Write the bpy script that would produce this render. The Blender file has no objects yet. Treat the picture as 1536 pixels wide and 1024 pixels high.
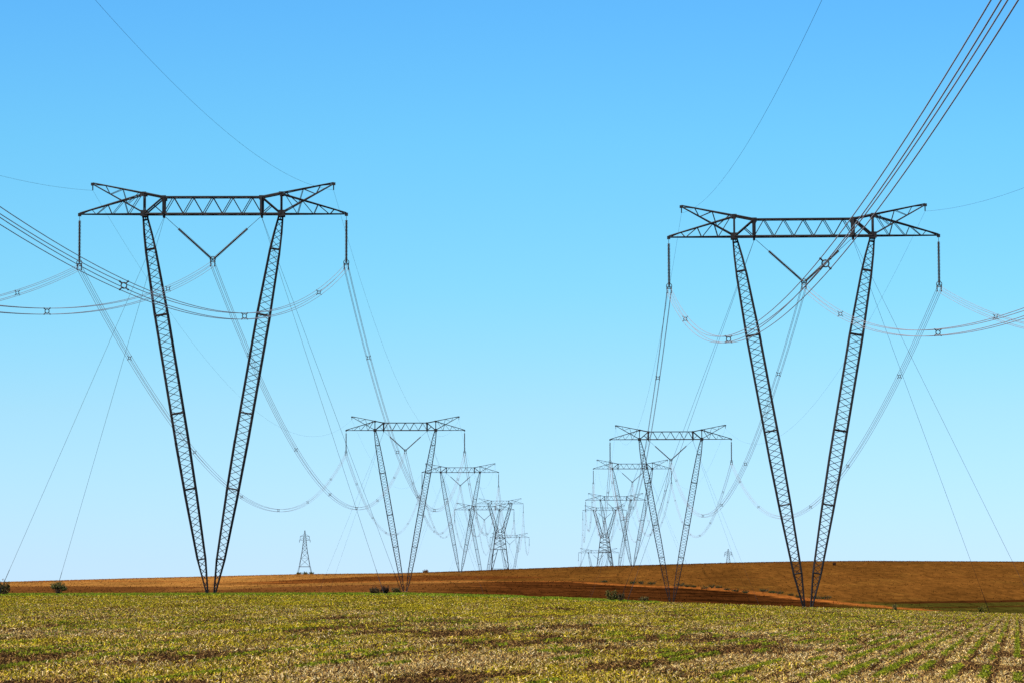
import bpy, math, random
import numpy as np
from mathutils import Vector, Matrix

rng = np.random.default_rng(7)
random.seed(7)
S = bpy.context.scene
COL = S.collection

# ------------------------------------------------------------------ camera
FPX = 5640.0                                # focal length in photo pixels (1536 wide)
PITCH = math.atan(391.0 / FPX)
YAW = math.atan(72.0 / FPX * math.cos(PITCH))
cam_d = bpy.data.cameras.new('camera')
cam_d.sensor_width = 36.0
cam_d.lens = FPX / 1536.0 * 36.0
cam_d.clip_start = 1.0
cam_d.clip_end = 20000.0
cam = bpy.data.objects.new('camera', cam_d)
COL.objects.link(cam)
cam.location = (0, 0, 0)                    # eye level is z = 0, the ground at the tripod is z = -1.7
cam.rotation_euler = (math.radians(90) + PITCH, 0, YAW)
S.camera = cam
RM = cam.rotation_euler.to_matrix()

# ------------------------------------------------------------------ sun and sky
SUN_EL, SUN_AZ = math.radians(56), math.radians(-138)      # azimuth from +Y towards +X (sun stands to the left, a little behind)
to_sun = Vector((math.cos(SUN_EL) * math.sin(SUN_AZ), math.cos(SUN_EL) * math.cos(SUN_AZ), math.sin(SUN_EL)))
sun_d = bpy.data.lights.new('sun', 'SUN')
sun_d.energy = 4.4
sun_d.angle = math.radians(0.5)
sun_d.color = (1.0, 0.95, 0.86)
sun = bpy.data.objects.new('sun', sun_d)
COL.objects.link(sun)
sun.location = (-200, 100, 400)
sun.rotation_euler = (-to_sun).to_track_quat('-Z', 'Y').to_euler()

world = bpy.data.worlds.new('World')
S.world = world
world.use_nodes = True
wt = world.node_tree
wt.nodes.clear()
wo = wt.nodes.new('ShaderNodeOutputWorld')
wb = wt.nodes.new('ShaderNodeBackground')
sky = wt.nodes.new('ShaderNodeTexSky')
sky.sky_type = 'NISHITA'
sky.sun_disc = False
sky.sun_elevation = SUN_EL
sky.sun_rotation = SUN_AZ
sky.altitude = 800
sky.air_density = 1.0
sky.dust_density = 0.3
sky.ozone_density = 2.0
wb.inputs['Strength'].default_value = 0.0868
# the deep tropical blue of that day: the sky's own colour, filtered by height above the horizon
SKY_RAMP = [(0.005, (0.69, 1.00, 1.65)), (0.0124, (0.679, 0.983, 1.56)), (0.051, (0.650, 1.005, 1.305)), (0.083, (0.537, 1.066, 1.285)),
            (0.122, (0.474, 1.107, 1.353)), (0.1575, (0.415, 1.058, 1.456)), (0.30, (0.45, 0.85, 1.05)), (0.45, (0.60, 0.75, 0.80)), (1.0, (0.72, 0.80, 0.80))]
s_tc = wt.nodes.new('ShaderNodeTexCoord')
s_sx = wt.nodes.new('ShaderNodeSeparateXYZ')
s_rp = wt.nodes.new('ShaderNodeValToRGB')
while len(s_rp.color_ramp.elements) < len(SKY_RAMP): s_rp.color_ramp.elements.new(0.5)
for el_, (p_, c_) in zip(s_rp.color_ramp.elements, SKY_RAMP):
    el_.position = p_
for el_, (p_, c_) in zip(s_rp.color_ramp.elements, SKY_RAMP):
    el_.color = (c_[0] / 2, c_[1] / 2, c_[2] / 2, 1)
s_mx = wt.nodes.new('ShaderNodeVectorMath'); s_mx.operation = 'MULTIPLY'
s_x2 = wt.nodes.new('ShaderNodeVectorMath'); s_x2.operation = 'SCALE'; s_x2.inputs['Scale'].default_value = 2.0
wt.links.new(s_tc.outputs['Generated'], s_sx.inputs[0])
wt.links.new(s_sx.outputs['Z'], s_rp.inputs['Fac'])
wt.links.new(sky.outputs[0], s_mx.inputs[0])
wt.links.new(s_rp.outputs['Color'], s_mx.inputs[1])
wt.links.new(s_mx.outputs[0], s_x2.inputs[0])
wt.links.new(s_x2.outputs[0], wb.inputs['Color'])
wt.links.new(wb.outputs[0], wo.inputs['Surface'])

S.view_settings.view_transform = 'Standard'
S.view_settings.look = 'None'
S.view_settings.exposure = 0.35
S.view_settings.gamma = 1.0
S.cycles.max_bounces = 4
S.cycles.transparent_max_bounces = 4
S.cycles.use_denoising = False

# ------------------------------------------------------------------ helpers
def at(u, v, d):
    """The point seen at photo pixel (u, v) that lies d metres ahead (along +Y)."""
    r = RM @ Vector(((u - 768.0) / FPX, -(v - 512.0) / FPX, -1.0))
    return r * (d / r.y)

def tag(o, label=None, cat=None, group=None, kind=None):
    if label: o['label'] = label
    if cat: o['category'] = cat
    if group: o['group'] = group
    if kind: o['kind'] = kind
    return o

def empty(name, loc, label=None, cat=None, group=None, parent=None):
    o = bpy.data.objects.new(name, None)
    COL.objects.link(o)
    o.location = loc
    o.empty_display_size = 0.5
    if parent: o.parent = parent
    return tag(o, label, cat, group)

def link(name, mesh, parent=None, loc=(0, 0, 0)):
    o = bpy.data.objects.new(name, mesh)
    COL.objects.link(o)
    o.location = loc
    if parent: o.parent = parent
    return o

class MB:
    """Collects shapes and turns them into ONE mesh."""
    def __init__(self):
        self.v, self.f, self.smooth = [], [], []
    def add(self, vs, fs, smooth=False):
        n = len(self.v)
        self.v += [tuple(p) for p in vs]
        self.f += [tuple(i + n for i in f) for f in fs]
        self.smooth += [smooth] * len(fs)
    def bar(self, p, q, w, w2=None):
        p, q = Vector(p), Vector(q)
        a = q - p
        if a.length < 1e-6: return
        a.normalize()
        h = Vector((0.13, 0.97, 0.2)) if abs(a.y) < 0.9 else Vector((1, 0.1, 0.1))
        e1 = a.cross(h).normalized()
        e2 = a.cross(e1)
        r = random.uniform(0.25, 1.3)
        e1, e2 = e1 * math.cos(r) + e2 * math.sin(r), e2 * math.cos(r) - e1 * math.sin(r)
        w2 = w if w2 is None else w2
        vs = []
        for c, ww in ((p, w), (q, w2)):
            for sx, sy in ((1, 1), (-1, 1), (-1, -1), (1, -1)):
                vs.append(c + (e1 * sx + e2 * sy) * (ww * 0.5))
        self.add(vs, [(0, 1, 5, 4), (1, 2, 6, 5), (2, 3, 7, 6), (3, 0, 4, 7), (3, 2, 1, 0), (4, 5, 6, 7)])
    def box(self, c, s, rot=0.0):
        c = Vector(c)
        vs = []
        for z in (-1, 1):
            for x, y in ((1, 1), (-1, 1), (-1, -1), (1, -1)):
                px, py = x * s[0] / 2, y * s[1] / 2
                vs.append(c + Vector((px * math.cos(rot) - py * math.sin(rot), px * math.sin(rot) + py * math.cos(rot), z * s[2] / 2)))
        self.add(vs, [(0, 1, 5, 4), (1, 2, 6, 5), (2, 3, 7, 6), (3, 0, 4, 7), (3, 2, 1, 0), (4, 5, 6, 7)])
    def lathe(self, p, axis, prof, n=10):
        """prof: (distance along the axis, radius)"""
        p, a = Vector(p), Vector(axis).normalized()
        h = Vector((0, 1, 0)) if abs(a.y) < 0.9 else Vector((1, 0, 0))
        e1 = a.cross(h).normalized()
        e2 = a.cross(e1)
        vs = []
        for t, r in prof:
            for k in range(n):
                g = 2 * math.pi * k / n
                vs.append(p + a * t + (e1 * math.cos(g) + e2 * math.sin(g)) * r)
        fs = []
        for i in range(len(prof) - 1):
            for k in range(n):
                k2 = (k + 1) % n
                fs.append((i * n + k, i * n + k2, (i + 1) * n + k2, (i + 1) * n + k))
        self.add(vs, fs, True)
    def tube(self, pts, r, n=5):
        pts = [Vector(p) for p in pts]
        vs, fs = [], []
        for i, p in enumerate(pts):
            a = (pts[min(i + 1, len(pts) - 1)] - pts[max(i - 1, 0)]).normalized()
            h = Vector((1, 0, 0)) if abs(a.x) < 0.9 else Vector((0, 0, 1))
            e1 = a.cross(h).normalized()
            e2 = a.cross(e1)
            for k in range(n):
                g = 2 * math.pi * k / n
                vs.append(p + (e1 * math.cos(g) + e2 * math.sin(g)) * r)
        for i in range(len(pts) - 1):
            for k in range(n):
                k2 = (k + 1) % n
                fs.append((i * n + k, i * n + k2, (i + 1) * n + k2, (i + 1) * n + k))
        self.add(vs, fs, True)
    def ring(self, c, R, r, n=14, m=5):
        """a torus whose axis is Y"""
        c = Vector(c)
        vs, fs = [], []
        for i in range(n):
            g = 2 * math.pi * i / n
            d = Vector((math.cos(g), 0, math.sin(g)))
            for k in range(m):
                q = 2 * math.pi * k / m
                vs.append(c + d * (R + r * math.cos(q)) + Vector((0, r * math.sin(q), 0)))
        for i in range(n):
            for k in range(m):
                i2, k2 = (i + 1) % n, (k + 1) % m
                fs.append((i * m + k, i2 * m + k, i2 * m + k2, i * m + k2))
        self.add(vs, fs, True)
    def mesh(self, name, mat):
        me = bpy.data.meshes.new(name)
        me.from_pydata(self.v, [], self.f)
        me.polygons.foreach_set('use_smooth', self.smooth)
        if mat: me.materials.append(mat)
        me.update()
        return me
    def build(self, name, mat, parent=None, loc=(0, 0, 0)):
        return link(name, self.mesh(name, mat), parent, loc)

def new_mat(name):
    m = bpy.data.materials.new(name)
    m.use_nodes = True
    nt = m.node_tree
    return m, nt, nt.nodes['Principled BSDF']

def noisy_mat(name, c1, c2, scale, rough=0.6, metal=0.0, spec=0.5):
    m, nt, b = new_mat(name)
    tc = nt.nodes.new('ShaderNodeTexCoord')
    nz = nt.nodes.new('ShaderNodeTexNoise')
    nz.inputs['Scale'].default_value = scale
    nz.inputs['Detail'].default_value = 4
    rp = nt.nodes.new('ShaderNodeValToRGB')
    rp.color_ramp.elements[0].position = 0.35
    rp.color_ramp.elements[1].position = 0.65
    rp.color_ramp.elements[0].color = (*c1, 1)
    rp.color_ramp.elements[1].color = (*c2, 1)
    nt.links.new(tc.outputs['Object'], nz.inputs['Vector'])
    nt.links.new(nz.outputs['Fac'], rp.inputs['Fac'])
    nt.links.new(rp.outputs['Color'], b.inputs['Base Color'])
    b.inputs['Roughness'].default_value = rough
    b.inputs['Metallic'].default_value = metal
    b.inputs['Specular IOR Level'].default_value = spec
    return m

def attr_mat(name, attr, rough=0.9, translucent=0.0, spec=0.2):
    m, nt, b = new_mat(name)
    a = nt.nodes.new('ShaderNodeAttribute')
    a.attribute_name = attr
    nt.links.new(a.outputs['Color'], b.inputs['Base Color'])
    b.inputs['Roughness'].default_value = rough
    b.inputs['Specular IOR Level'].default_value = spec
    if translucent:
        out = nt.nodes['Material Output']
        tr = nt.nodes.new('ShaderNodeBsdfTranslucent')
        mx = nt.nodes.new('ShaderNodeMixShader')
        mx.inputs[0].default_value = translucent
        nt.links.new(a.outputs['Color'], tr.inputs['Color'])
        nt.links.new(b.outputs[0], mx.inputs[1])
        nt.links.new(tr.outputs[0], mx.inputs[2])
        nt.links.new(mx.outputs[0], out.inputs['Surface'])
    return m

M_STEEL = noisy_mat('weathered_steel', (0.014, 0.011, 0.012), (0.028, 0.022, 0.021), 1.3, 0.7, 0.0, 0.25)
M_WIRE = noisy_mat('aluminium_strand', (0.42, 0.365, 0.365), (0.54, 0.475, 0.475), 0.3, 0.5, 0.2, 0.5)
M_GUY = noisy_mat('guy_strand', (0.02, 0.019, 0.02), (0.04, 0.038, 0.04), 0.4, 0.9, 0.0, 0.15)
M_INS = noisy_mat('brown_porcelain', (0.035, 0.018, 0.011), (0.075, 0.04, 0.02), 0.8, 0.3, 0.0, 0.4)
M_FIT = noisy_mat('dark_fittings', (0.03, 0.028, 0.028), (0.05, 0.045, 0.045), 3.0, 0.6, 0.3)
M_CONC = noisy_mat('concrete', (0.12, 0.09, 0.06), (0.20, 0.15, 0.11), 2.0, 0.9)

# ------------------------------------------------------------------ noise in numpy
class Noise:
    def __init__(self, seed):
        self.t = np.random.default_rng(seed).random((256, 256))
    def one(self, x, y):
        xi, yi = np.floor(x).astype(int), np.floor(y).astype(int)
        fx, fy = x - xi, y - yi
        fx, fy = fx * fx * (3 - 2 * fx), fy * fy * (3 - 2 * fy)
        t = self.t
        a, b = t[xi & 255, yi & 255], t[(xi + 1) & 255, yi & 255]
        c, d = t[xi & 255, (yi + 1) & 255], t[(xi + 1) & 255, (yi + 1) & 255]
        return (a * (1 - fx) + b * fx) * (1 - fy) + (c * (1 - fx) + d * fx) * fy
    def __call__(self, x, y, octs=3):
        s, w, tot = 0, 1.0, 0
        for k in range(octs):
            s = s + w * self.one(x * 2 ** k + 17.3 * k, y * 2 ** k + 5.1 * k)
            tot += w
            w *= 0.55
        return s / tot
N1, N2, N3 = Noise(1), Noise(2), Noise(3)

# ------------------------------------------------------------------ terrain
# elevation of the land along rings of distance: (distance, [(photo column, photo row)]) -> height = row offset from eye level * d / f
CREST = [(0, 891), (315, 890.5), (605, 890), (768, 894), (925, 900), (1212, 910.5), (1536, 921)]
SKYL = [(0, 873), (200, 867.5), (450, 861.5), (600, 860), (692, 857), (780, 853.5), (870, 850.5), (950, 848.5), (1100, 844.5), (1212, 842.5), (1300, 842), (1536, 843)]
RINGS = [
    (430, CREST),
    (560, [(0, 906), (605, 905), (925, 915), (1212, 925), (1536, 935)]),
    (760, [(0, 897), (605, 898), (925, 908), (1212, 916), (1536, 924)]),
    (935, [(0, 889.5), (605, 887.5), (768, 894), (850, 898), (1006, 903), (1212, 909), (1536, 918)]),
    (1200, [(0, 881), (450, 874), (768, 870), (1000, 871), (1212, 872), (1536, 874)]),
    (1460, [(c, y + 1.2) for c, y in SKYL]),
    (1560, SKYL),
    (1700, [(c, y + 6) for c, y in SKYL]),
    (1900, [(0, 892), (700, 878), (925, 869), (1536, 868)]),
    (2380, [(0, 890), (740, 864), (910, 864), (1536, 868)]),
    (2850, [(0, 898), (760, 886), (900, 902), (1536, 902)]),
    (4200, [(0, 903), (1536, 903)]),
]
EYE = 1.7
RD = np.array([r[0] for r in RINGS], float)
def ground_z(X, Y):
    X, Y = np.atleast_1d(np.asarray(X, float)), np.atleast_1d(np.asarray(Y, float))
    u = 840 + X / np.maximum(Y, 40) * FPX
    Z = np.stack([(903 - np.interp(u, [p[0] for p in L], [p[1] for p in L])) / FPX * d for d, L in RINGS])   # rings x points
    z0 = np.full(Z.shape[1], -EYE)
    dd = np.concatenate([[0.0], RD])
    ZZ = np.vstack([z0, Z])
    # monotone-ish cubic through the rings
    h = np.diff(dd)[:, None]
    sl = np.diff(ZZ, axis=0) / h
    m = np.zeros_like(ZZ)
    m[1:-1] = np.where(sl[:-1] * sl[1:] > 0, 2 * sl[:-1] * sl[1:] / (sl[:-1] + sl[1:] + 1e-12), 0)
    m[0], m[-1] = sl[0], 0
    y = np.clip(Y, 0, dd[-1])
    i = np.clip(np.searchsorted(dd, y, side='right') - 1, 0, len(dd) - 2)
    k = np.arange(len(y))
    hh = (dd[i + 1] - dd[i])
    t = (y - dd[i]) / hh
    a, b = ZZ[i, k], ZZ[i + 1, k]
    z = (2 * t**3 - 3 * t**2 + 1) * a + (t**3 - 2 * t**2 + t) * hh * m[i, k] + (-2 * t**3 + 3 * t**2) * b + (t**3 - t**2) * hh * m[i + 1, k]
    near = Y < 430          # the field itself rises as one plane
    zc = (903 - np.interp(u, [p[0] for p in CREST], [p[1] for p in CREST])) / FPX * 430
    tl = np.clip(Y / 430, 0, 1)
    z = np.where(near, -EYE + (zc + EYE) * tl, z)
    return z
def gz(x, y): return float(ground_z([x], [y])[0])

def piece(u, pts): return np.interp(u, [p[0] for p in pts], [p[1] for p in pts])
def srgb(r, g, b):
    c = np.array([r, g, b], float) / 255
    return np.where(c <= 0.04045, c / 12.92, ((c + 0.055) / 1.055) ** 2.4)
def mixc(c, col, m): return c * (1 - m[:, None]) + np.asarray(col)[None, :] * m[:, None]
def step(x, a, b): return np.clip((x - a) / (b - a), 0, 1)

SOIL = np.array([0.034, 0.017, 0.009])
C_TAN = np.array([0.345, 0.148, 0.033])
C_HILL = np.array([0.148, 0.056, 0.010])
C_STREAK = np.array([0.125, 0.038, 0.008])
C_DARK = np.array([0.072, 0.022, 0.005])
C_LOW = np.array([0.155, 0.056, 0.014])
C_TRACK = np.array([0.31, 0.095, 0.018])
C_GREEN = np.array([0.065, 0.052, 0.008])

def land_colour(X, Y, Z):
    """which crop or soil lies where: each field's own colour"""
    u = 840 + X / np.maximum(Y, 40) * FPX
    v = 903 - Z / np.maximum(Y, 40) * FPX
    n = N1(X / 45, Y / 160)
    n2 = N2(X / 14, Y / 60)
    nb = N3(X / 60, Y / 200) - 0.5
    vv = v + nb * 3.0
    c = np.tile(C_HILL, (len(X), 1)).astype(float)
    # the pale stubble field on the slope behind the first row, fading into the brown one
    m = 1 - step(u + nb * 160, 420, 720)
    c = mixc(c, C_TAN, m)
    # darker harvested strip and the strip of dark ground under it
    y1 = piece(u, [(0, 881.5), (60, 880), (250, 878), (420, 873), (560, 868), (700, 866.5)])
    th = piece(u, [(0, 0.5), (300, 1.2), (450, 3.0), (640, 4.0), (760, 2.0), (830, 0.2)])
    c = mixc(c, C_STREAK, (np.abs(vv - y1 + 1) < th).astype(float) * step(u, 260, 420))
    y2 = piece(u, [(0, 879.5), (110, 878.5), (260, 878.5), (380, 880), (600, 874.5), (760, 871.5), (870, 871), (940, 875), (1010, 880), (1100, 885), (1212, 897), (1300, 905), (1400, 916), (1536, 930)])
    c = mixc(c, C_LOW, step(vv, y2 - 0.6, y2 + 0.6) * (1 - step(u, 560, 760)))
    c = mixc(c, C_DARK, step(vv, y2 - 0.6, y2 + 0.6) * step(u, 560, 760))
    dk = step(vv, y2 - 0.6, y2 + 0.6) * step(u, 560, 760) * (1 - step(Y, 1300, 1350))
    c = c * (1 - dk * (1 - (1.0 - 0.25 * step(u, 760, 900)) * np.where(N1(X / 26 + 9, Y / 9, 4) > 0.47, 1.35, 0.6)))[:, None]
    # pale band between them
    yb = piece(u, [(200, 888), (290, 884), (400, 878), (560, 873.5), (700, 871.5), (790, 871)])
    c = mixc(c, C_TAN * 0.72, (np.abs(vv - yb) < piece(u, [(200, 1.6), (400, 2.2), (700, 1.6), (800, 0.3)])).astype(float) * step(u, 210, 330) * (1 - step(u, 720, 800)))
    # grassy hollow at the foot of the brown hill
    yg = piece(u, [(1180, 905), (1260, 899), (1330, 902), (1400, 901), (1536, 899)])
    c = mixc(c, C_GREEN, step(vv, yg - 1, yg + 1) * step(u, 1230, 1330))
    c = mixc(c, C_DARK * 0.8, (np.abs(v - (yg + 1.5)) < 1.6).astype(float) * step(u, 1300, 1360))
    c = mixc(c, C_DARK * 0.8, (np.abs(v - (yg + 9.5)) < 1.0).astype(float) * step(u, 1330, 1380) * 0.7)
    # red earth track cut along the edge of the ploughed land
    yt = piece(u, [(850, 871.5), (900, 874.5), (960, 878), (1010, 879.5), (1060, 881.5), (1110, 886), (1170, 893), (1230, 899.5), (1290, 906), (1340, 911), (1400, 915)])
    tw = piece(u, [(850, 0.4), (900, 1.3), (960, 0.9), (1040, 1.2), (1060, 2.2), (1110, 2.0), (1160, 2.4), (1230, 1.6), (1300, 2.2), (1390, 1.6), (1410, 0)])
    c = mixc(c, C_TRACK, (np.abs(vv - yt) < tw * (0.7 + 0.6 * n2)).astype(float))
    # furrow-to-furrow variation
    c = c * (0.80 + 0.28 * n + 0.18 * (n2 - 0.5))[:, None]
    ys = (N3(X / 9, Y / 30) > 0.70) & (v < y2 - 2)
    c = mixc(c, np.array([0.26, 0.12, 0.02]), ys * 0.2)
    # near field: bare soil, covered by its own straw and seedlings
    m = 1 - step(Y, 430, 445)
    soil = SOIL[None, :] * (0.7 + 0.7 * N1(X / 3, Y / 3))[:, None]
    c = c * (1 - m[:, None]) + soil * m[:, None]
    return c

xs = np.concatenate([-np.geomspace(3000, 330, 22), np.arange(-320, 321, 3.2), np.geomspace(330, 3000, 22)])
ys = np.concatenate([np.linspace(-500, 0, 11), np.arange(10, 420, 6), np.arange(420, 900, 8), np.arange(900, 1620, 3.5), np.arange(1620, 2000, 20), np.linspace(2010, 4200, 40)])
GX, GY = np.meshgrid(xs, ys)
fx, fy = GX.ravel(), GY.ravel()
fz = ground_z(fx, fy)
fz = fz + np.where(fy > 450, (N2(fx / 30, fy / 40) - 0.5) * 0.25, 0)
nx, ny = len(xs), len(ys)
i = np.arange((ny - 1) * (nx - 1))
r, q = i // (nx - 1), i % (nx - 1)
a = r * nx + q
quads = np.stack([a, a + 1, a + nx + 1, a + nx], 1)
me = bpy.data.meshes.new('ground')
me.from_pydata(np.stack([fx, fy, fz], 1).tolist(), [], quads.tolist())
me.polygons.foreach_set('use_smooth', np.ones(len(quads), bool))
ca = me.color_attributes.new('cover', 'FLOAT_COLOR', 'POINT')
cc = np.ones((len(fx), 4))
cc[:, :3] = land_colour(fx, fy, fz)
ca.data.foreach_set('color', cc.ravel())

def ground_mat():
    m, nt, b = new_mat('field_soil')
    N, L = nt.nodes, nt.links
    at_ = N.new('ShaderNodeAttribute'); at_.attribute_name = 'cover'
    geo = N.new('ShaderNodeNewGeometry')
    mp = N.new('ShaderNodeMapping'); mp.inputs['Scale'].default_value = (0.9, 0.12, 0.5)
    mp.inputs['Rotation'].default_value = (0, 0, math.radians(6))
    n1 = N.new('ShaderNodeTexNoise'); n1.inputs['Scale'].default_value = 0.55; n1.inputs['Detail'].default_value = 7; n1.inputs['Roughness'].default_value = 0.7
    r1 = N.new('ShaderNodeMapRange'); r1.inputs['From Min'].default_value = 0.3; r1.inputs['From Max'].default_value = 0.7
    r1.inputs['To Min'].default_value = 0.48; r1.inputs['To Max'].default_value = 1.42
    n2 = N.new('ShaderNodeTexNoise'); n2.inputs['Scale'].default_value = 0.05; n2.inputs['Detail'].default_value = 5
    r2 = N.new('ShaderNodeMapRange'); r2.inputs['From Min'].default_value = 0.3; r2.inputs['From Max'].default_value = 0.7
    r2.inputs['To Min'].default_value = 0.76; r2.inputs['To Max'].default_value = 1.22
    L.new(geo.outputs['Position'], mp.inputs['Vector'])
    L.new(mp.outputs[0], n1.inputs['Vector'])
    L.new(mp.outputs[0], n2.inputs['Vector'])
    L.new(n1.outputs['Fac'], r1.inputs['Value'])
    L.new(n2.outputs['Fac'], r2.inputs['Value'])
    mu = N.new('ShaderNodeMath'); mu.operation = 'MULTIPLY'
    L.new(r1.outputs[0], mu.inputs[0]); L.new(r2.outputs[0], mu.inputs[1])
    mx = N.new('ShaderNodeMix'); mx.data_type = 'RGBA'; mx.blend_type = 'MULTIPLY'; mx.inputs['Factor'].default_value = 1.0
    L.new(at_.outputs['Color'], mx.inputs['A']); L.new(mu.outputs[0], mx.inputs['B'])
    L.new(mx.outputs['Result'], b.inputs['Base Color'])
    bp = N.new('ShaderNodeBump'); bp.inputs['Strength'].default_value = 0.2; bp.inputs['Distance'].default_value = 0.3
    L.new(n1.outputs['Fac'], bp.inputs['Height']); L.new(bp.outputs[0], b.inputs['Normal'])
    b.inputs['Roughness'].default_value = 0.95
    b.inputs['Specular IOR Level'].default_value = 0.0
    return m
me.materials.append(ground_mat())
tag(link('ground', me), kind='structure')

# ------------------------------------------------------------------ pylons
W2 = 15.0           # half the span of the crossarm
PX, PZ, BX, BZ, HX, HZ = 7.7, 2.35, 5.5, 1.9, 13.55, 3.45
DY = 0.75

def crossbeam_mesh():
    m = MB()
    for s in (-1, 1):
        y = s * DY
        m.bar((-PX, y, 0), (PX, y, 0), 0.14)
        m.bar((-BX, y, BZ), (BX, y, BZ), 0.12)
        for k in range(5):
            x0, x1 = -BX + 2.2 * k, -BX + 2.2 * (k + 1)
            xm = (x0 + x1) / 2
            m.bar((x0, y, 0), (xm, y, BZ), 0.07)
            m.bar((xm, y, BZ), (x1, y, 0), 0.07)
        for e in (-1, 1):
            m.bar((e * PX, y, 0), (e * PX, y, PZ), 0.12)
            m.bar((e * BX, y, 0), (e * BX, y, BZ), 0.26)
            m.bar((e * PX, y, PZ), (e * BX, y, BZ), 0.14)
            m.bar((e * PX, y, 0), (e * BX, y, BZ), 0.15)
            m.bar((e * 6.55, y, 0.93), (e * BX, y, 0), 0.07)
            m.box((e * PX, y, 0.05), (0.75, 0.08, 0.7)); m.box((e * BX, y, BZ - 0.1), (0.55, 0.08, 0.5)); m.box((e * PX, y * 0.99, PZ - 0.08), (0.5, 0.08, 0.4))
    n = 14
    for z, x in ((0, PX), (BZ, BX)):
        for k in range(n):
            xa, xb = -x + 2 * x * k / n, -x + 2 * x * (k + 1) / n
            s = 1 if k % 2 else -1
            m.bar((xa, s * DY, z), (xb, -s * DY, z), 0.07)
            m.bar((xa, -DY, z), (xa, DY, z), 0.07)
    for e in (-1, 1):
        m.bar((e * PX, -DY, PZ), (e * PX, DY, PZ), 0.1); m.bar((e * PX, -DY, 0), (e * PX, DY, 0), 0.3)
        m.bar((e * PX, -DY, 0), (e * PX, DY, PZ), 0.06); m.bar((e * BX, -DY, 0), (e * BX, DY, BZ), 0.07)
        m.box((e * BX, 0, -0.25), (0.22, 0.9, 0.3))
    return m.mesh('crossbeam', M_STEEL)

def lerp(a, b, t): return tuple(a[i] + (b[i] - a[i]) * t for i in range(len(a)))

def wedge(mb, root_lo, tip_lo, root_hi, tip_hi, w, nseg, dy0, dy1, skip_lo=False):
    """two tapering lattice faces between a lower and an upper chord"""
    def P(a, b, t, s):
        x, z = lerp(a, b, t)
        return (x, s * (dy0 + (dy1 - dy0) * t), z)
    for s in (-1, 1):
        mb.bar(P(root_lo, tip_lo, 0, s), P(root_lo, tip_lo, 1, s), w)
        mb.bar(P(root_hi, tip_hi, 0, s), P(root_hi, tip_hi, 1, s), w)
        for k in range(nseg):
            t0, t1 = k / nseg, (k + 0.5) / nseg
            if k: mb.bar(P(root_lo, tip_lo, t0, s), P(root_hi, tip_hi, t1 - 0.5 / nseg + 0.25 / nseg, s), w * 0.5)
            mb.bar(P(root_hi, tip_hi, t0 + 0.25 / nseg, s), P(root_lo, tip_lo, (k + 1) / nseg * 0.98, s), w * 0.5)
    for k in range(nseg * 2):
        t0, t1 = k / nseg / 2, (k + 1) / nseg / 2
        s = 1 if k % 2 else -1
        mb.bar(P(root_lo, tip_lo, t0, s), P(root_lo, tip_lo, t1, -s), w * 0.45)
        mb.bar(P(root_hi, tip_hi, t0, s), P(root_hi, tip_hi, t1, -s), w * 0.4)

def arm_mesh(e):
    m = MB()
    wedge(m, (e * PX, 0), (e * W2, 0), (e * PX, PZ - 0.08), (e * W2, 0.12), 0.105, 4, DY * 0.97, 0.10)
    m.box((e * W2, 0, -0.05), (0.35, 0.3, 0.35))
    return m.mesh('side_arm', M_STEEL)

def horn_mesh(e):
    m = MB()
    wedge(m, (e * PX, 0.12), (e * HX, HZ - 0.05), (e * PX, PZ), (e * HX, HZ + 0.08), 0.10, 3, DY * 0.92, 0.08)
    m.box((e * HX, 0, HZ - 0.05), (0.4, 0.3, 0.3))
    m.bar((e * HX, 0, HZ - 0.1), (e * HX, 0, HZ - 0.75), 0.09)
    return m.mesh('earth_wire_horn', M_STEEL)

def mast_mesh(e, H):
    m = MB()
    T, F = Vector((e * (PX - 0.05), 0, H - 0.12)), Vector((e * 0.42, 0, 0.12))
    ax = (F - T).normalized()
    e2 = Vector((0, 1, 0))
    e1 = ax.cross(e2).normalized()
    prof = [(0, 0.42), (0.05, 0.85), (0.10, 1.12), (0.265, 1.45), (0.60, 1.45), (0.74, 1.28), (0.91, 0.88), (1, 0.16)]
    def wd(t): return float(np.interp(t, [p[0] for p in prof], [p[1] for p in prof]))
    def P(k, t):
        s = ((1, 1), (-1, 1), (-1, -1), (1, -1))[k % 4]
        return T.lerp(F, t) + (e1 * s[0] + e2 * s[1]) * (wd(t) * 0.5)
    st = [p[0] for p in prof]
    for k in range(4):
        for a_, b_ in zip(st[:-1], st[1:]):
            m.bar(P(k, a_), P(k, b_), 0.125)
    n = 58
    for k in range(4):
        for j in range(n):
            o = (j + (k % 2)) % 2
            m.bar(P(k + o, j / n), P(k + 1 - o, (j + 1) / n), 0.05)
        for t in (0.012, 0.09, 0.265, 0.525, 0.725, 0.91, 0.985):
            m.bar(P(k, t), P(k + 1, t), 0.11)
    m.lathe(F - ax * 0.05, ax, [(0, 0.02), (0.02, 0.16), (0.3, 0.14), (0.33, 0.02)], 8)
    return m.mesh('mast', M_STEEL)

def string_mesh(axis, length):
    m = MB()
    n = int(length / 0.155)
    prof = [(0, 0.03)]
    for k in range(n):
        t = k * length / n
        p = length / n
        prof += [(t + p * 0.10, 0.09), (t + p * 0.25, 0.11), (t + p * 0.40, 0.175), (t + p * 0.62, 0.175), (t + p * 0.70, 0.09)]
    prof.append((length, 0.03))
    m.lathe((0, 0, 0), axis, prof, 9)
    return m.mesh('insulator_string', M_INS)

LINK, SLEN = 0.50, 4.75
VX, VZ = 5.3, -5.05                         # V-string: hung from (+-5.3, -0.3), meeting at (0, VZ)
MESH = {}
def cached(key, fn):
    if key not in MESH: MESH[key] = fn()
    return MESH[key]

def link_mesh(vec):
    m = MB()
    m.tube([(0, 0, 0), vec], 0.028, 5)
    return m.mesh('hanger_link', M_FIT)

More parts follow.
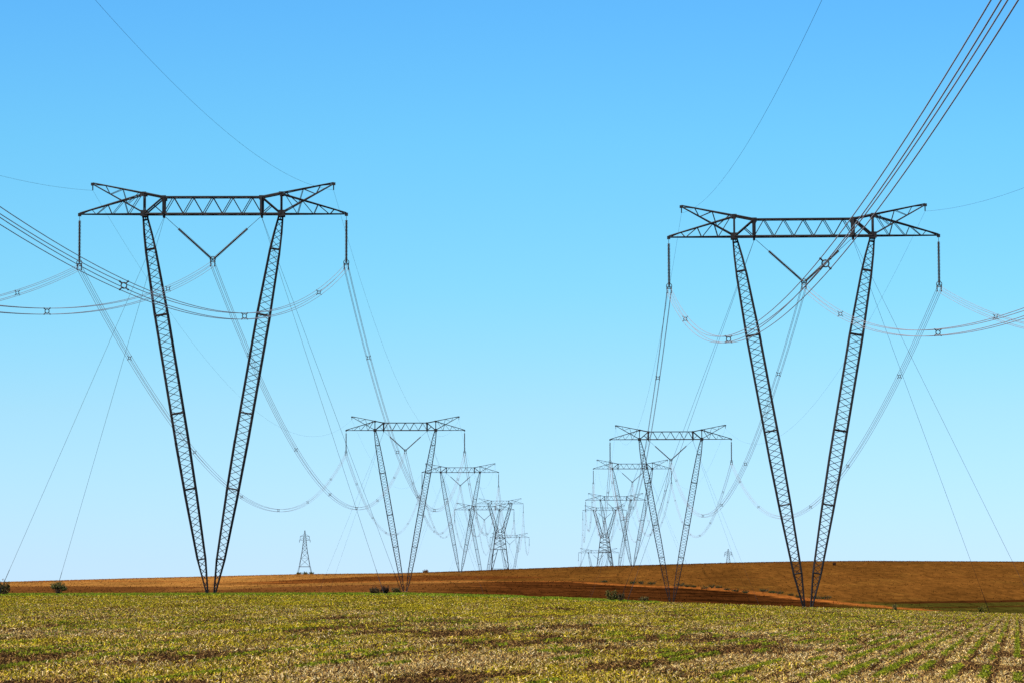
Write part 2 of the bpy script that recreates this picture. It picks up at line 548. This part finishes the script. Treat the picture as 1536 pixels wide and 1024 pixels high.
def yoke_mesh():
    m = MB()
    m.box((0, 0, -0.02), (0.62, 0.05, 0.12))
    m.bar((0, 0, 0.2), (0, 0, 0), 0.10)
    m.ring((0, 0, 0.10), 0.30, 0.045, 14, 5)
    for sx in (-1, 1):
        m.bar((sx * 0.2285, 0, -0.02), (sx * 0.2285, 0, -0.66), 0.085)
        for z in (-0.2, -0.657):
            m.lathe((sx * 0.2285, -0.3, z), (0, 1, 0), [(0, 0.02), (0.05, 0.08), (0.3, 0.10), (0.55, 0.08), (0.6, 0.02)], 6)
    return m.mesh('conductor_yoke', M_FIT)

def hang_insulators(root, z, w2=W2, sc=1.0):
    """two straight strings at the arm tips and a V of two strings in the middle; z = height of the crossarm"""
    for e in (-1, 1):
        s = link('insulator_string', cached('str', lambda: string_mesh((0, 0, -1), SLEN)), root, (e * w2, 0, z - 0.2 - LINK))
        link('hanger_link', cached('lnk', lambda: link_mesh((0, 0, LINK))), s)
        link('conductor_yoke', cached('yok', yoke_mesh), s, (0, 0, -SLEN - 0.10))
    ytop = None
    for e in (-1, 1):
        top, bot = Vector((e * VX, 0, -0.35)), Vector((e * 0.10, 0, VZ))
        dv = (bot - top)
        L = dv.length
        dv.normalize()
        ls = 5.1
        s = link('insulator_string', cached(('vs', e), lambda: string_mesh(dv, ls)), root, (top.x + dv.x * (L - ls), 0, z + top.z + dv.z * (L - ls)))
        link('hanger_link', cached(('vl', e), lambda: link_mesh(-dv * (L - ls))), s)
        ytop = ytop or s
    link('conductor_yoke', cached('yok', yoke_mesh), root, (0, 0, z + VZ - 0.12))

def guy_mesh(p, q):
    m = MB()
    m.tube([p, q], GUY_R, 5)
    a = (Vector(p) - Vector(q)).normalized()
    m.tube([Vector(q) - a * 0.3, Vector(q) + a * 3.2], 0.03, 6)
    return m.mesh('guy_wire', M_GUY)
GUY_R = 0.016

ATT = {}            # (row, number) -> end points of the wires
def attach(row, k, base, z, w2=W2, roll=0.0):
    M = Matrix.Rotation(roll, 3, 'Y')
    P = lambda x, h: base + M @ Vector((x, 0, h))
    ATT[row, k] = dict(side=[P(e * w2, z - 0.2 - LINK - SLEN - 0.10 - 0.43) for e in (-1, 1)],
                       mid=P(0, z + VZ - 0.12 - 0.43),
                       earth=[P(e * HX * w2 / W2, z + HZ - 0.75) for e in (-1, 1)])

def guyed_pylon(row, k, u, v, d, label, guys=True, roll=0.0, ox=(20.4, 20.4)):
    top = at(u, v, d)
    zb = gz(top.x, d)
    H = top.z - zb
    base = Vector((top.x, d, zb))
    root = empty('guyed_pylon', base, label, 'pylon', 'pylons of the two parallel power lines')
    root.rotation_euler.y = roll
    for e in (-1, 1):
        link('mast', mast_mesh(e, H), root)
    link('crossbeam', cached('beam', crossbeam_mesh), root, (0, 0, H))
    for e in (-1, 1):
        link('side_arm', cached(('arm', e), lambda: arm_mesh(e)), root, (0, 0, H))
        link('earth_wire_horn', cached(('horn', e), lambda: horn_mesh(e)), root, (0, 0, H))
    hang_insulators(root, H)
    f = MB()
    f.lathe((0, 0, -0.5), (0, 0, 1), [(0, 0.70), (0.50, 0.65), (0.55, 0.60), (0.57, 0.02)], 12)
    f.build('footing', M_CONC, root)
    if guys:
        for i_, e in enumerate((-1, 1)):
            for s in (-1, 1):
                gx, gy = e * ox[i_], s * 22.5
                g = link('guy_wire', guy_mesh((e * BX, s * 0.3, H - 0.4), (gx, gy, gz(base.x + gx, d + gy) - zb + 0.05)), root)
    attach(row, k, base, H, roll=roll)
    return root

def lattice_box(m, lo, hi, z0, z1, wl, wb, n, w_ch=0.16, w_br=0.08):
    """four corner legs between two square sections with X bracing: lo/hi = (cx, half x, half y)"""
    def P(k, t):
        s = ((1, 1), (-1, 1), (-1, -1), (1, -1))[k % 4]
        cx, hx, hy = lerp(lo, hi, t)
        return Vector((cx + s[0] * hx, s[1] * hy, z0 + (z1 - z0) * t))
    for k in range(4):
        m.bar(P(k, 0), P(k, 1), wl)
        for j in range(n):
            t0, t1 = j / n, (j + 1) / n
            m.bar(P(k, t0), P(k + 1, t1), wb)
            m.bar(P(k + 1, t0), P(k, t1), wb)
            m.bar(P(k, t1), P(k + 1, t1), wb)

def four_legged_pylon(row, k, u, v, d, W, label, basew=12.4):
    top = at(u, v, d)
    zb = gz(top.x, d)
    H = top.z - zb
    sc = W / 30.0
    base = Vector((top.x, d, zb))
    root = empty('four_legged_pylon', base, label, 'pylon', 'pylons of the two parallel power lines')
    zw = H - 18.5 * sc
    b = MB()
    hw, hb = 2.9 * sc, basew / 2 * sc
    zl = (H - 18.5 * sc) * 0.62
    hm = hb + (hw - hb) * 0.62
    for sx in (-1, 1):                      # legs splayed below the body
        for sy in (-1, 1):
            b.bar((sx * hb, sy * hb, 0), (sx * hm, sy * hm, zl), 0.30)
            b.bar((sx * hb, sy * hb, 0), (sx * hm * 0.35, sy * hm, zl), 0.17)
            b.bar((sx * hb, sy * hb, 0), (sx * hm, sy * hm * 0.35, zl), 0.17)
            for t in (0.25, 0.5, 0.75):
                x_, h_ = hb + (hm - hb) * t, zl * t
                b.bar((sx * x_, sy * x_, h_), (sx * (hb + (hm * 0.35 - hb) * min(1, t + 0.15)), sy * x_, zl * min(1, t + 0.15)), 0.10)
    for t in (0.12, 0.30):
        x_ = hb + (hm - hb) * t
        for s in (-1, 1):
            b.bar((-x_, s * x_, zl * t), (x_, s * x_, zl * t), 0.13); b.bar((s * x_, -x_, zl * t), (s * x_, x_, zl * t), 0.13)
    for s in (-1, 1):
        b.bar((-hm, s * hm, zl), (hm, s * hm, zl), 0.2); b.bar((s * hm, -hm, zl), (s * hm, hm, zl), 0.2)
    lattice_box(b, (0, hm, hm), (0, hw, hw), zl, zw, 0.30, 0.14, 3)
    b.build('tower_body', M_STEEL, root)
    for e in (-1, 1):
        f = MB()
        lattice_box(f, (e * hw * 0.62, hw * 0.38, hw * 0.8), (e * 7.2 * sc, 0.75 * sc, 0.75), zw, H, 0.24, 0.12, 6)
        f.bar((e * hw, 0, zw), (-e * hw * 0.5, 0, zw + 3.0 * sc), 0.16)
        f.build('fork_arm', M_STEEL, root)
    for nm, ms in [('crossbeam', cached('beam', crossbeam_mesh))] + [x for e in (-1, 1) for x in (('side_arm', cached(('arm', e), lambda: arm_mesh(e))), ('earth_wire_horn', cached(('horn', e), lambda: horn_mesh(e))))]:
        o = link(nm, ms, root, (0, 0, H))
        o.scale = (sc, 1, sc)
    hang_insulators(root, H, W2 * sc)
    attach(row, k, base, H, W2 * sc)
    return root

guyed_pylon('left', 1, 319.5, 321.5, 420, 'tall guyed V-shaped pylon of left row at field edge, between two green guy-foot bushes')
guyed_pylon('left', 2, 608, 645, 951, 'second V-shaped guyed pylon of left row, standing behind the brown bush')
guyed_pylon('left', 3, 690.5, 708, 1472, 'third V-shaped pylon of left row, with its foot on the skyline')
guyed_pylon('left', 4, 726.5, 764, 1902, 'fourth V-shaped pylon of left row, crossing the four-legged one, foot hidden', ox=(20, 20))
four_legged_pylon('left', 5, 750, 755, 2425, 30.0, 'four-legged waisted lattice pylon of left row, behind V-shaped pylons')
guyed_pylon('left', 6, 764.5, 805.6, 2890, 'faint low pylon at the far end of left row', guys=False)
guyed_pylon('right', 1, 1208.6, 354.6, 417, 'tall guyed V-shaped pylon of right row, beside the red track', roll=-0.006, ox=(20.4, 22.6))
guyed_pylon('right', 2, 1006.7, 658.5, 930, 'second V-shaped guyed pylon of right row, foot on dark ploughed soil', roll=-0.003)
guyed_pylon('right', 3, 948.5, 702.6, 1446, 'third V-shaped pylon of right row, with its foot on the brown hilltop')
guyed_pylon('right', 4, 923.5, 749.6, 1880, 'fourth V-shaped pylon of right row, seen between third and four-legged ones')
four_legged_pylon('right', 5, 907, 765, 2325, 27.0, 'four-legged waisted lattice pylon of right row, beyond the brown hill')
guyed_pylon('right', 6, 898, 828.5, 2800, 'faint low pylon at far end of right row, just above the hill', guys=False)

# the pylons behind the camera are out of sight; the wires run on to where they stand
for row, d0 in (('left', -122.0), ('right', -105.0)):
    A1, A2 = ATT[row, 1], ATT[row, 2]
    def back(p, q):
        t = (d0 - p.y) / (q.y - p.y)
        return Vector((p.x + (q.x - p.x) * t, d0, p.z + (0.6 if row == 'right' else 0.0)))
    ATT[row, 0] = dict(side=[back(A1['side'][j], A2['side'][j]) for j in (0, 1)], mid=back(A1['mid'], A2['mid']), earth=[back(A1['earth'][j], A2['earth'][j]) for j in (0, 1)])

# ------------------------------------------------------------------ conductors
SAG_C, SAG_E = 0.000287, 0.00019
WIRE_R, EARTH_R = 0.023, 0.010
BH = 0.2285
def spacer_mesh():
    m = MB()
    m.ring((0, 0, 0), 0.155, 0.035, 16, 5)
    for sx in (-1, 1):
        for sz in (-1, 1):
            m.bar((sx * 0.10, 0, sz * 0.10), (sx * BH, 0, sz * BH), 0.055)
            m.lathe((sx * BH, -0.09, sz * BH), (0, 1, 0), [(0, 0.02), (0.01, 0.055), (0.17, 0.055), (0.18, 0.02)], 6)
    return m.mesh('spacer', M_FIT)
SPACER = spacer_mesh()

def sag_points(p, q, b, n):
    L = (q - p).length
    return [p.lerp(q, t) - Vector((0, 0, b * L * L * t * (1 - t))) for t in (i_ / n for i_ in range(n + 1))]

ORD = ['', 'first', 'second', 'third', 'fourth', 'fifth', 'sixth']
def bundle(p, q, label, n, sides):
    pts = [x - p for x in sag_points(p, q, SAG_C, n)]
    root = empty('conductor_bundle', p, label, 'power line', 'bundles of four conductors between the pylons')
    m = MB()
    m.tube(pts, WIRE_R, sides)
    ms = m.mesh('conductor', M_WIRE)
    for sx in (-1, 1):
        for sz in (-1, 1):
            link('conductor', ms, root, (sx * BH, 0, sz * BH))
    L = (q - p).length
    for dist in ((48 if p.x < 0 else 54, 136 if p.x < 0 else 148, 215 if p.x < 0 else 247) if p.y > q.y else (50, 135, 218, 302, 386, 468)):
        if dist > L - 25: continue
        if p.y > q.y and p.y - dist < 15: continue      # behind the camera
        t = dist / L
        c = (p.lerp(q, t) - Vector((0, 0, SAG_C * L * L * t * (1 - t)))) - p
        s = link('spacer', SPACER, root, c)
        s.rotation_euler.x = math.atan(((q.z - p.z) / L - SAG_C * L * (1 - 2 * t))) * (1 if q.y > p.y else -1)
    return root

def earth(p, q, label, n, sides):
    pts = [x - p for x in sag_points(p, q, SAG_E, n)]
    m = MB()
    m.tube(pts, EARTH_R, sides)
    o = m.build('earth_wire', M_GUY, None, p)
    tag(o, label, 'earth wire', 'earth wires between the horn tips of the pylons')

PH = {0: 'outer', 1: 'inner'}
for row in ('left', 'right'):
    for k in range(0, 6):
        A, B = ATT[row, k], ATT[row, k + 1]
        n, sides = (90, 6) if k == 0 else (64, 5) if k == 1 else (40, 4)
        for j, ph in ((0, 'left-arm'), (1, 'right-arm'), (2, 'middle')):
            p, q = (A['side'][j], B['side'][j]) if j < 2 else (A['mid'], B['mid'])
            if k == 0:
                p, q = q, p
                lab = f'four-wire line running overhead towards viewer from {ph} insulators of first {row}-row pylon'
            else:
                lab = f'four-wire line on {ph} insulators from {ORD[k]} to {ORD[k + 1]} {row}-row pylon'
            bundle(p, q, lab, n, sides)
        for j, ph in ((0, 'left'), (1, 'right')):
            p, q = A['earth'][j], B['earth'][j]
            if k == 0:
                p, q = q, p
                lab = f'thin earth wire rising overhead from {ph}-hand horn tip of first {row}-row pylon'
            else:
                lab = f'thin earth wire on {ph}-hand horns from {ORD[k]} to {ORD[k + 1]} {row}-row pylon'
            earth(p, q, lab, n, 4)

# ------------------------------------------------------------------ two lone pylons of another line on the skyline
def lone_pylon(u, d, ytop, ybase, basew, label, arms=True):
    b = at(u, ybase, d)
    zb = gz(b.x, d)
    H = at(u, ytop, d).z - zb
    root = empty('lattice_pylon', (b.x, d, zb), label, 'pylon')
    m = MB()
    hb = basew / 2
    def lvl(z): return float(np.interp(z / H, [0, 0.18, 0.55, 0.8, 1.0], [hb, hb * 0.74, hb * 0.34, hb * 0.18, hb * 0.04]))
    for sx in (-1, 1):
        for sy in (-1, 1):
            m.bar((sx * hb, sy * hb, 0), (sx * lvl(0.18 * H), sy * lvl(0.18 * H), 0.18 * H), 0.12)
    z = 0.18 * H
    first = True
    while z < H * 0.98:
        h = lvl(z)
        z2 = min(H, z + max(1.0, h * 1.5))
        lattice_box(m, (0, h, h), (0, lvl(z2), lvl(z2)), z, z2, 0.10, 0.05, 1)
        if first:
            for s in (-1, 1):
                m.bar((-h, s * h, z), (h, s * h, z), 0.15); m.bar((s * h, -h, z), (s * h, h, z), 0.15)
            first = False
        z = z2
    m.build('tower_body', M_STEEL, root)
    for e in (-1, 1):
        for t, l in ((0.78, 0.55), (0.86, 0.5)):
            a_ = MB()
            x0 = lvl(t * H)
            for s in (-1, 1):
                a_.bar((e * x0, s * x0, t * H), (e * (x0 + hb * l), 0, t * H + 0.1), 0.11)
            a_.bar((e * x0, 0, t * H + 0.9), (e * (x0 + hb * l), 0, t * H + 0.14), 0.09)
            a_.bar((e * (x0 + hb * l), 0, t * H), (e * (x0 + hb * l), 0, t * H - 0.9), 0.13)
            a_.build('side_arm', M_STEEL, root)
    return root
lone_pylon(457, 1555, 795, 861.3, 6.0, 'small tapering lattice tower standing alone on pale stubble skyline')
lone_pylon(1092.5, 1850, 822, 869, 5.2, 'tiny tapering lattice tower, only its top above the brown hill')

# ------------------------------------------------------------------ bushes
M_LEAF = attr_mat('bush_leaves', 'tint', 0.7, 0.25)
M_TWIG = noisy_mat('twigs', (0.07, 0.045, 0.025), (0.13, 0.085, 0.045), 4.0, 0.9)
def leaf_mesh(name, pts, size, tint, mat, upright=0.0):
    """one pointed four-cornered leaf per point"""
    n = len(pts)
    d = rng.normal(size=(n, 3)); d[:, 2] = d[:, 2] * (1 - upright) + upright * 1.5
    d /= np.linalg.norm(d, axis=1)[:, None]
    h = rng.normal(size=(n, 3))
    e = np.cross(d, h); e /= np.linalg.norm(e, axis=1)[:, None] + 1e-9
    s = size if np.ndim(size) else np.full(n, size)
    s = (s * rng.uniform(0.6, 1.4, n))[:, None]
    v = np.stack([pts - d * s * 0.5, pts + e * s * 0.22, pts + d * s * 0.5, pts - e * s * 0.22], 1).reshape(-1, 3)
    return quad_mesh(name, v, tint, mat)

def quad_mesh(name, v, tint, mat):
    n = len(v) // 4
    me = bpy.data.meshes.new(name)
    me.vertices.add(n * 4); me.loops.add(n * 4); me.polygons.add(n)
    me.vertices.foreach_set('co', v.astype(np.float32).ravel())
    me.loops.foreach_set('vertex_index', np.arange(n * 4, dtype=np.int32))
    me.polygons.foreach_set('loop_start', np.arange(0, n * 4, 4, dtype=np.int32))
    me.update(calc_edges=True)
    ca = me.color_attributes.new('tint', 'FLOAT_COLOR', 'POINT')
    c = np.ones((n * 4, 4), np.float32)
    c[:, :3] = np.repeat(tint, 4, axis=0)
    ca.data.foreach_set('color', c.ravel())
    me.materials.append(mat)
    return me

def bush(u, d, w, h, label, cols, n=1400, leaf=0.16, group=None, lobes=7, name='bush', cat='bush'):
    p = at(u, 890, d)
    zb = gz(p.x, d)
    root = empty(name, (p.x, d, zb), label, cat, group)
    pts, tips = [], []
    for k in range(lobes):
        c = np.array([rng.uniform(-0.36, 0.36) * w, rng.uniform(-0.3, 0.3) * w, rng.uniform(0.22, 0.72) * h])
        rad = np.array([0.24 * w, 0.2 * w, 0.26 * h]) * rng.uniform(0.4, 1.25)
        q = rng.normal(size=(n // lobes, 3))
        q *= (rng.uniform(0.4, 1.0, len(q)) ** 0.5 / np.linalg.norm(q, axis=1))[:, None]
        pts.append(c + q * rad); tips.append(c)
    for k in range(16):                    # ragged shoots above the crown
        b0 = np.array([rng.uniform(-0.38, 0.38) * w, rng.uniform(-0.3, 0.3) * w, rng.uniform(0.45, 0.7) * h])
        tip = b0 + np.array([rng.uniform(-0.12, 0.12) * w, rng.uniform(-0.1, 0.1) * w, rng.uniform(0.2, 0.6) * h])
        t = rng.random((n // 40, 1))
        pts.append(b0 + (tip - b0) * t + rng.normal(size=(n // 40, 3)) * 0.05 * w); tips.append(tip)
    pts = np.concatenate(pts)
    pts[:, 2] = np.maximum(pts[:, 2], 0.03)
    cols = np.array(cols)
    tint = cols[rng.integers(0, len(cols), len(pts))] * rng.uniform(0.6, 1.3, (len(pts), 1))
    link('foliage', leaf_mesh('foliage', pts, leaf, tint, M_LEAF, 0.3), root)
    m = MB()
    for t in tips:
        m.bar((t[0] * 0.2, t[1] * 0.2, -0.1), tuple(t * 0.95), 0.05, 0.015)
    m.build('stem', M_TWIG, root)
    return root
GRN = [(0.07, 0.085, 0.015), (0.13, 0.13, 0.025), (0.04, 0.05, 0.012), (0.22, 0.19, 0.05)]
BRN = [(0.08, 0.045, 0.02), (0.15, 0.085, 0.035), (0.05, 0.03, 0.014), (0.11, 0.08, 0.025)]
DRY = [(0.25, 0.19, 0.05), (0.18, 0.14, 0.04), (0.12, 0.11, 0.02)]
bush(88, 420, 2.1, 1.35, 'dark green bush at the foot of the far guy wire, beside grassy strip', GRN + [(0.22, 0.17, 0.08)], 1800)
bush(3, 401, 1.9, 1.35, 'brownish green bush at the edge of the photo, under the near guy wire', GRN + BRN, 1600)
bush(562, 405, 1.3, 0.75, 'low brown bush at field edge, twin of the darker heap', BRN, 1000, 0.13)
bush(577, 402, 1.1, 0.9, 'very dark reddish brush heap around a guy wire foot', [(0.035, 0.018, 0.012), (0.05, 0.025, 0.015)], 900, 0.13)
bush(593, 425, 1.3, 0.7, 'sparse olive brush beside the second pylon mast foot', BRN + GRN[:2], 600, 0.13)
bush(917, 405, 1.5, 1.0, 'yellowish dry grass clump at field edge below second pylon', DRY, 1100, 0.2)
bush(931, 401, 0.8, 0.9, 'dark upright weed at guy wire foot beside yellow clump', BRN + GRN[:1], 500, 0.15)
bush(966, 409, 1.1, 0.55, 'low pale dry tuft at field edge between yellow clump and second pylon', DRY + BRN, 500, 0.15)
bush(1473, 425, 1.0, 0.75, 'yellow green weed at the guy foot in the grassy hollow', [(0.24, 0.2, 0.02), (0.16, 0.14, 0.02)], 600, 0.15)
bush(1342, 405, 0.5, 0.7, 'small upright yellow tuft at the field edge near the track end', DRY, 250, 0.14)
for u_, d_, w_, h_, l_ in ((448, 1548, 2.4, 0.9, 'small dark bush under one leg of the lone skyline tower'),
                           (457.5, 1546, 2.6, 1.0, 'small dark bush between the legs of the lone skyline tower'),
                           (467.5, 1548, 2.6, 0.9, 'small dark bush under the outer leg of the lone skyline tower')):
    bush(u_, d_, w_, h_, l_, GRN, 220, 0.4)
bush(637.5, 1520, 3.0, 1.1, 'rounded reddish bush on the skyline beside second left-row pylon', [(0.22, 0.10, 0.05), (0.15, 0.07, 0.04)], 260, 0.4)
bush(1252, 1395, 1.4, 1.1, 'lone dark round shrub on the brown hill beside the right mast', [(0.14, 0.05, 0.02), (0.10, 0.04, 0.02)], 260, 0.4)
# dark shrubs that line the upper side of the red track
track = [(905, 872.5), (948, 875), (962, 875.5), (978, 876), (1022, 878.5), (1030, 880), (1040, 880.5), (1058, 883), (1068, 881), (1078, 881.5), (1090, 884.5), (1104, 887), (1118, 889), (1146, 887), (1158, 889), (1168, 890), (1186, 893), (1198, 896), (1228, 898), (1240, 898.5)]
dd_ = np.arange(880, 1520, 2.0)
for k_, (u_, v_) in enumerate(track):
    X_ = (u_ - 840) / FPX * dd_
    vv_ = 903 - ground_z(X_, dd_) / dd_ * FPX
    d_ = float(dd_[np.argmin(np.abs(vv_ - v_))])
    where = 'upper' if k_ < 7 else 'middle' if k_ < 13 else 'lower'
    bush(u_, d_, rng.uniform(2.0, 3.6), rng.uniform(0.5, 0.9), f'low dark green shrub lining the {where} stretch of red track', [GRN[0], GRN[2], BRN[0]], 200, 0.3, f'shrubs lining the {where} stretch of the red track', 5, 'trackside_shrub', 'shrub')

# ------------------------------------------------------------------ straw and seedlings on the near field
ROW_A = math.radians(6.9)                   # drill rows run a little to the right of straight ahead
ROW_S = 0.68
def field_points(n):
    """points on the near field, as dense as they show: denser near, sparser far"""
    u = rng.uniform(-260, 1800, n)
    zc = (903 - np.interp(u, [p[0] for p in CREST], [p[1] for p in CREST])) / FPX * 430
    vmin = np.interp(u, [p[0] for p in CREST], [p[1] for p in CREST])
    v = vmin + (1036 - vmin) * rng.random(n)
    d = EYE / ((v - 903) / FPX + (zc + EYE) / 430)
    X = (u - 840) / FPX * d
    return X, d, ground_z(X, d), u
def row_coord(X, Y): return X * math.cos(ROW_A) - Y * math.sin(ROW_A), X * math.sin(ROW_A) + Y * math.cos(ROW_A)

C_STRAW = np.array([[0.80, 0.53, 0.17], [0.72, 0.45, 0.12], [0.88, 0.66, 0.33], [0.56, 0.31, 0.09], [0.20, 0.09, 0.035], [0.07, 0.03, 0.016]])
C_YEL = np.array([[0.64, 0.46, 0.016], [0.40, 0.31, 0.012], [0.80, 0.60, 0.06], [0.16, 0.11, 0.01]])
C_SEED = np.array([[0.22, 0.25, 0.014], [0.38, 0.36, 0.02], [0.09, 0.10, 0.014], [0.30, 0.32, 0.03]])

def straw_field(n):
    X, Y, Z, u = field_points(n)
    rc, al = row_coord(X, Y)
    patch = N1(rc / 2.2, al / 16)           # streaks along the rows
    bare = N2(rc / 1.3 + 50, al / 9, 4)
    # thinner litter beside each drill row, which bares a dark line of soil there
    ph = np.abs((rc / ROW_S - 0.22) % 1.0 - 0.5) * 2
    rowly = step(u, 800, 1200) * (1 - step(Y, 260, 420))
    thr = 0.44 + 0.18 * (N1(X / 9 + 3, Y / 30) - 0.5) + 0.13 * (1 - step(u, 150, 560)) * (1 - step(Y, 74, 100)) - 0.10 * step(Y, 180, 380)
    keep = bare - 0.24 * step(ph, 0.60, 0.8) * rowly > thr + 0.10 * (rng.random(n) - 0.5)
    lost = ~keep & (rng.random(n) < 0.28)   # dark rotting litter on the bare patches
    keep = keep | lost
    X, Y, Z, u, rc, al, patch, lost = (q[keep] for q in (X, Y, Z, u, rc, al, patch, lost))
    n = len(X)
    L = (0.026 + 0.07 * rng.random(n) ** 2.5) * (1 + Y / 450)
    w = rng.uniform(0.0035, 0.0085, n) * (1 + Y / 170)
    az = rng.uniform(0, 2 * np.pi, n)
    tilt = np.abs(rng.normal(0, 0.52, n))
    d = np.stack([np.cos(az) * np.cos(tilt), np.sin(az) * np.cos(tilt), np.sin(tilt)], 1)
    h = rng.normal(size=(n, 3))
    e = np.cross(d, h); e /= np.linalg.norm(e, axis=1)[:, None]
    p = np.stack([X, Y, Z + 0.01 + rng.random(n) ** 2 * 0.09], 1)
    q = p + d * L[:, None]
    w = w[:, None]
    v = np.stack([p - e * w, p + e * w, q + e * w * 0.7, q - e * w * 0.7], 1).reshape(-1, 3)
    t = C_STRAW[rng.choice(6, n, p=[0.2, 0.18, 0.17, 0.13, 0.14, 0.18])].copy()
    yel = (0.22 + step(Y, 80, 250) * 0.5 + (patch - 0.45) * 1.6 - step(u, 900, 1450) * 0.45) > rng.random(n)
    t[yel] = C_YEL[rng.integers(0, 4, yel.sum())]
    t[lost] = C_STRAW[rng.integers(3, 6, lost.sum())] * 0.8
    t *= rng.uniform(0.32, 1.3, (n, 1)) * (1 + 0.22 * step(u, 1050, 1400) * (1 - step(Y, 150, 300)))[:, None]
    me = quad_mesh('straw_stubble', v, t, M_STRAW)
    tag(link('straw_stubble', me), 'pale chopped straw lying all over the harvested near field', 'straw', kind='stuff')

def seedling_field(n):
    X, Y, Z, u = field_points(n)
    rc, al = row_coord(X, Y)
    # onto the drill rows
    k = np.round(rc / ROW_S)
    off = rng.normal(0, 0.045, n)
    nr = k * ROW_S + off
    X = X + (nr - rc) * math.cos(ROW_A); Y = Y - (nr - rc) * math.sin(ROW_A)
    gap = N3(k * 3.7, al / 10, 3)
    dens = 0.35 + 0.19 * step(u, 950, 1300)
    keep = gap > 1 - dens
    X, Y, rc, al, u = X[keep], Y[keep], rc[keep], al[keep], u[keep]
    n = len(X)
    Z = ground_z(X, Y)
    pts = np.stack([X, Y, Z + rng.uniform(0.03, 0.16, n)], 1)
    t = C_SEED[rng.integers(0, 4, n)] * rng.uniform(0.6, 1.4, (n, 1))
    yel = step(Y, 120, 330) * 0.55 > rng.random(n)
    t[yel] = C_YEL[rng.integers(0, 3, yel.sum())] * 0.9
    me = leaf_mesh('soya_seedlings', pts, 0.042 * (1 + Y / 150), t, M_SEED)
    tag(link('soya_seedlings', me), 'green seedlings sprouting in rows through the straw', 'seedlings', kind='stuff')

def verge(n):
    """the strip of fresh grass along the far edge of the field"""
    u = rng.uniform(-260, 1000, n)
    Y = rng.uniform(380, 440, n)
    keep = (N1(u / 60, Y / 40) + 0.15 > 0.35 + 0.5 * step(u, 760, 980)) & (rng.random(n) < step(Y, 380, 415))
    u, Y = u[keep], Y[keep]
    X = (u - 840) / FPX * Y
    pts = np.stack([X, Y, ground_z(X, Y) + rng.uniform(0.0, 0.13, len(u))], 1)
    c = np.array([[0.17, 0.26, 0.015], [0.22, 0.29, 0.02], [0.32, 0.32, 0.03]])
    t = c[rng.integers(0, 3, len(u))] * rng.uniform(0.7, 1.3, (len(u), 1))
    me = leaf_mesh('grass_verge', pts, 0.25, t, M_SEED, 0.7)
    tag(link('grass_verge', me), 'fresh green grass strip along the far edge of the field', 'grass', kind='stuff')

def slope_cover(n):
    """dry crop on the slopes, which roughens the skyline"""
    u = rng.uniform(-150, 1690, n)
    Y = np.where(rng.random(n) < 0.6, rng.uniform(1480, 1590, n), 900 + 690 * rng.random(n) ** 0.8)
    X = (u - 840) / FPX * Y
    Z = ground_z(X, Y)
    c = land_colour(X, Y, Z)
    pts = np.stack([X, Y, Z + 0.12], 1)
    c = c * rng.uniform(0.8, 1.3, (n, 1))
    me = leaf_mesh('dry_crop', pts, rng.uniform(0.25, 0.55, n), c, M_STRAW, 0.0)
    tag(link('dry_crop', me), 'dry brown crop growing across the far slopes', 'crop', kind='stuff')

M_STRAW = attr_mat('dry_straw', 'tint', 1.0, 0.2, 0.0)
M_SEED = attr_mat('green_leaf', 'tint', 0.9, 0.3, 0.0)
straw_field(2700000)
seedling_field(420000)
verge(110000)
slope_cover(70000)
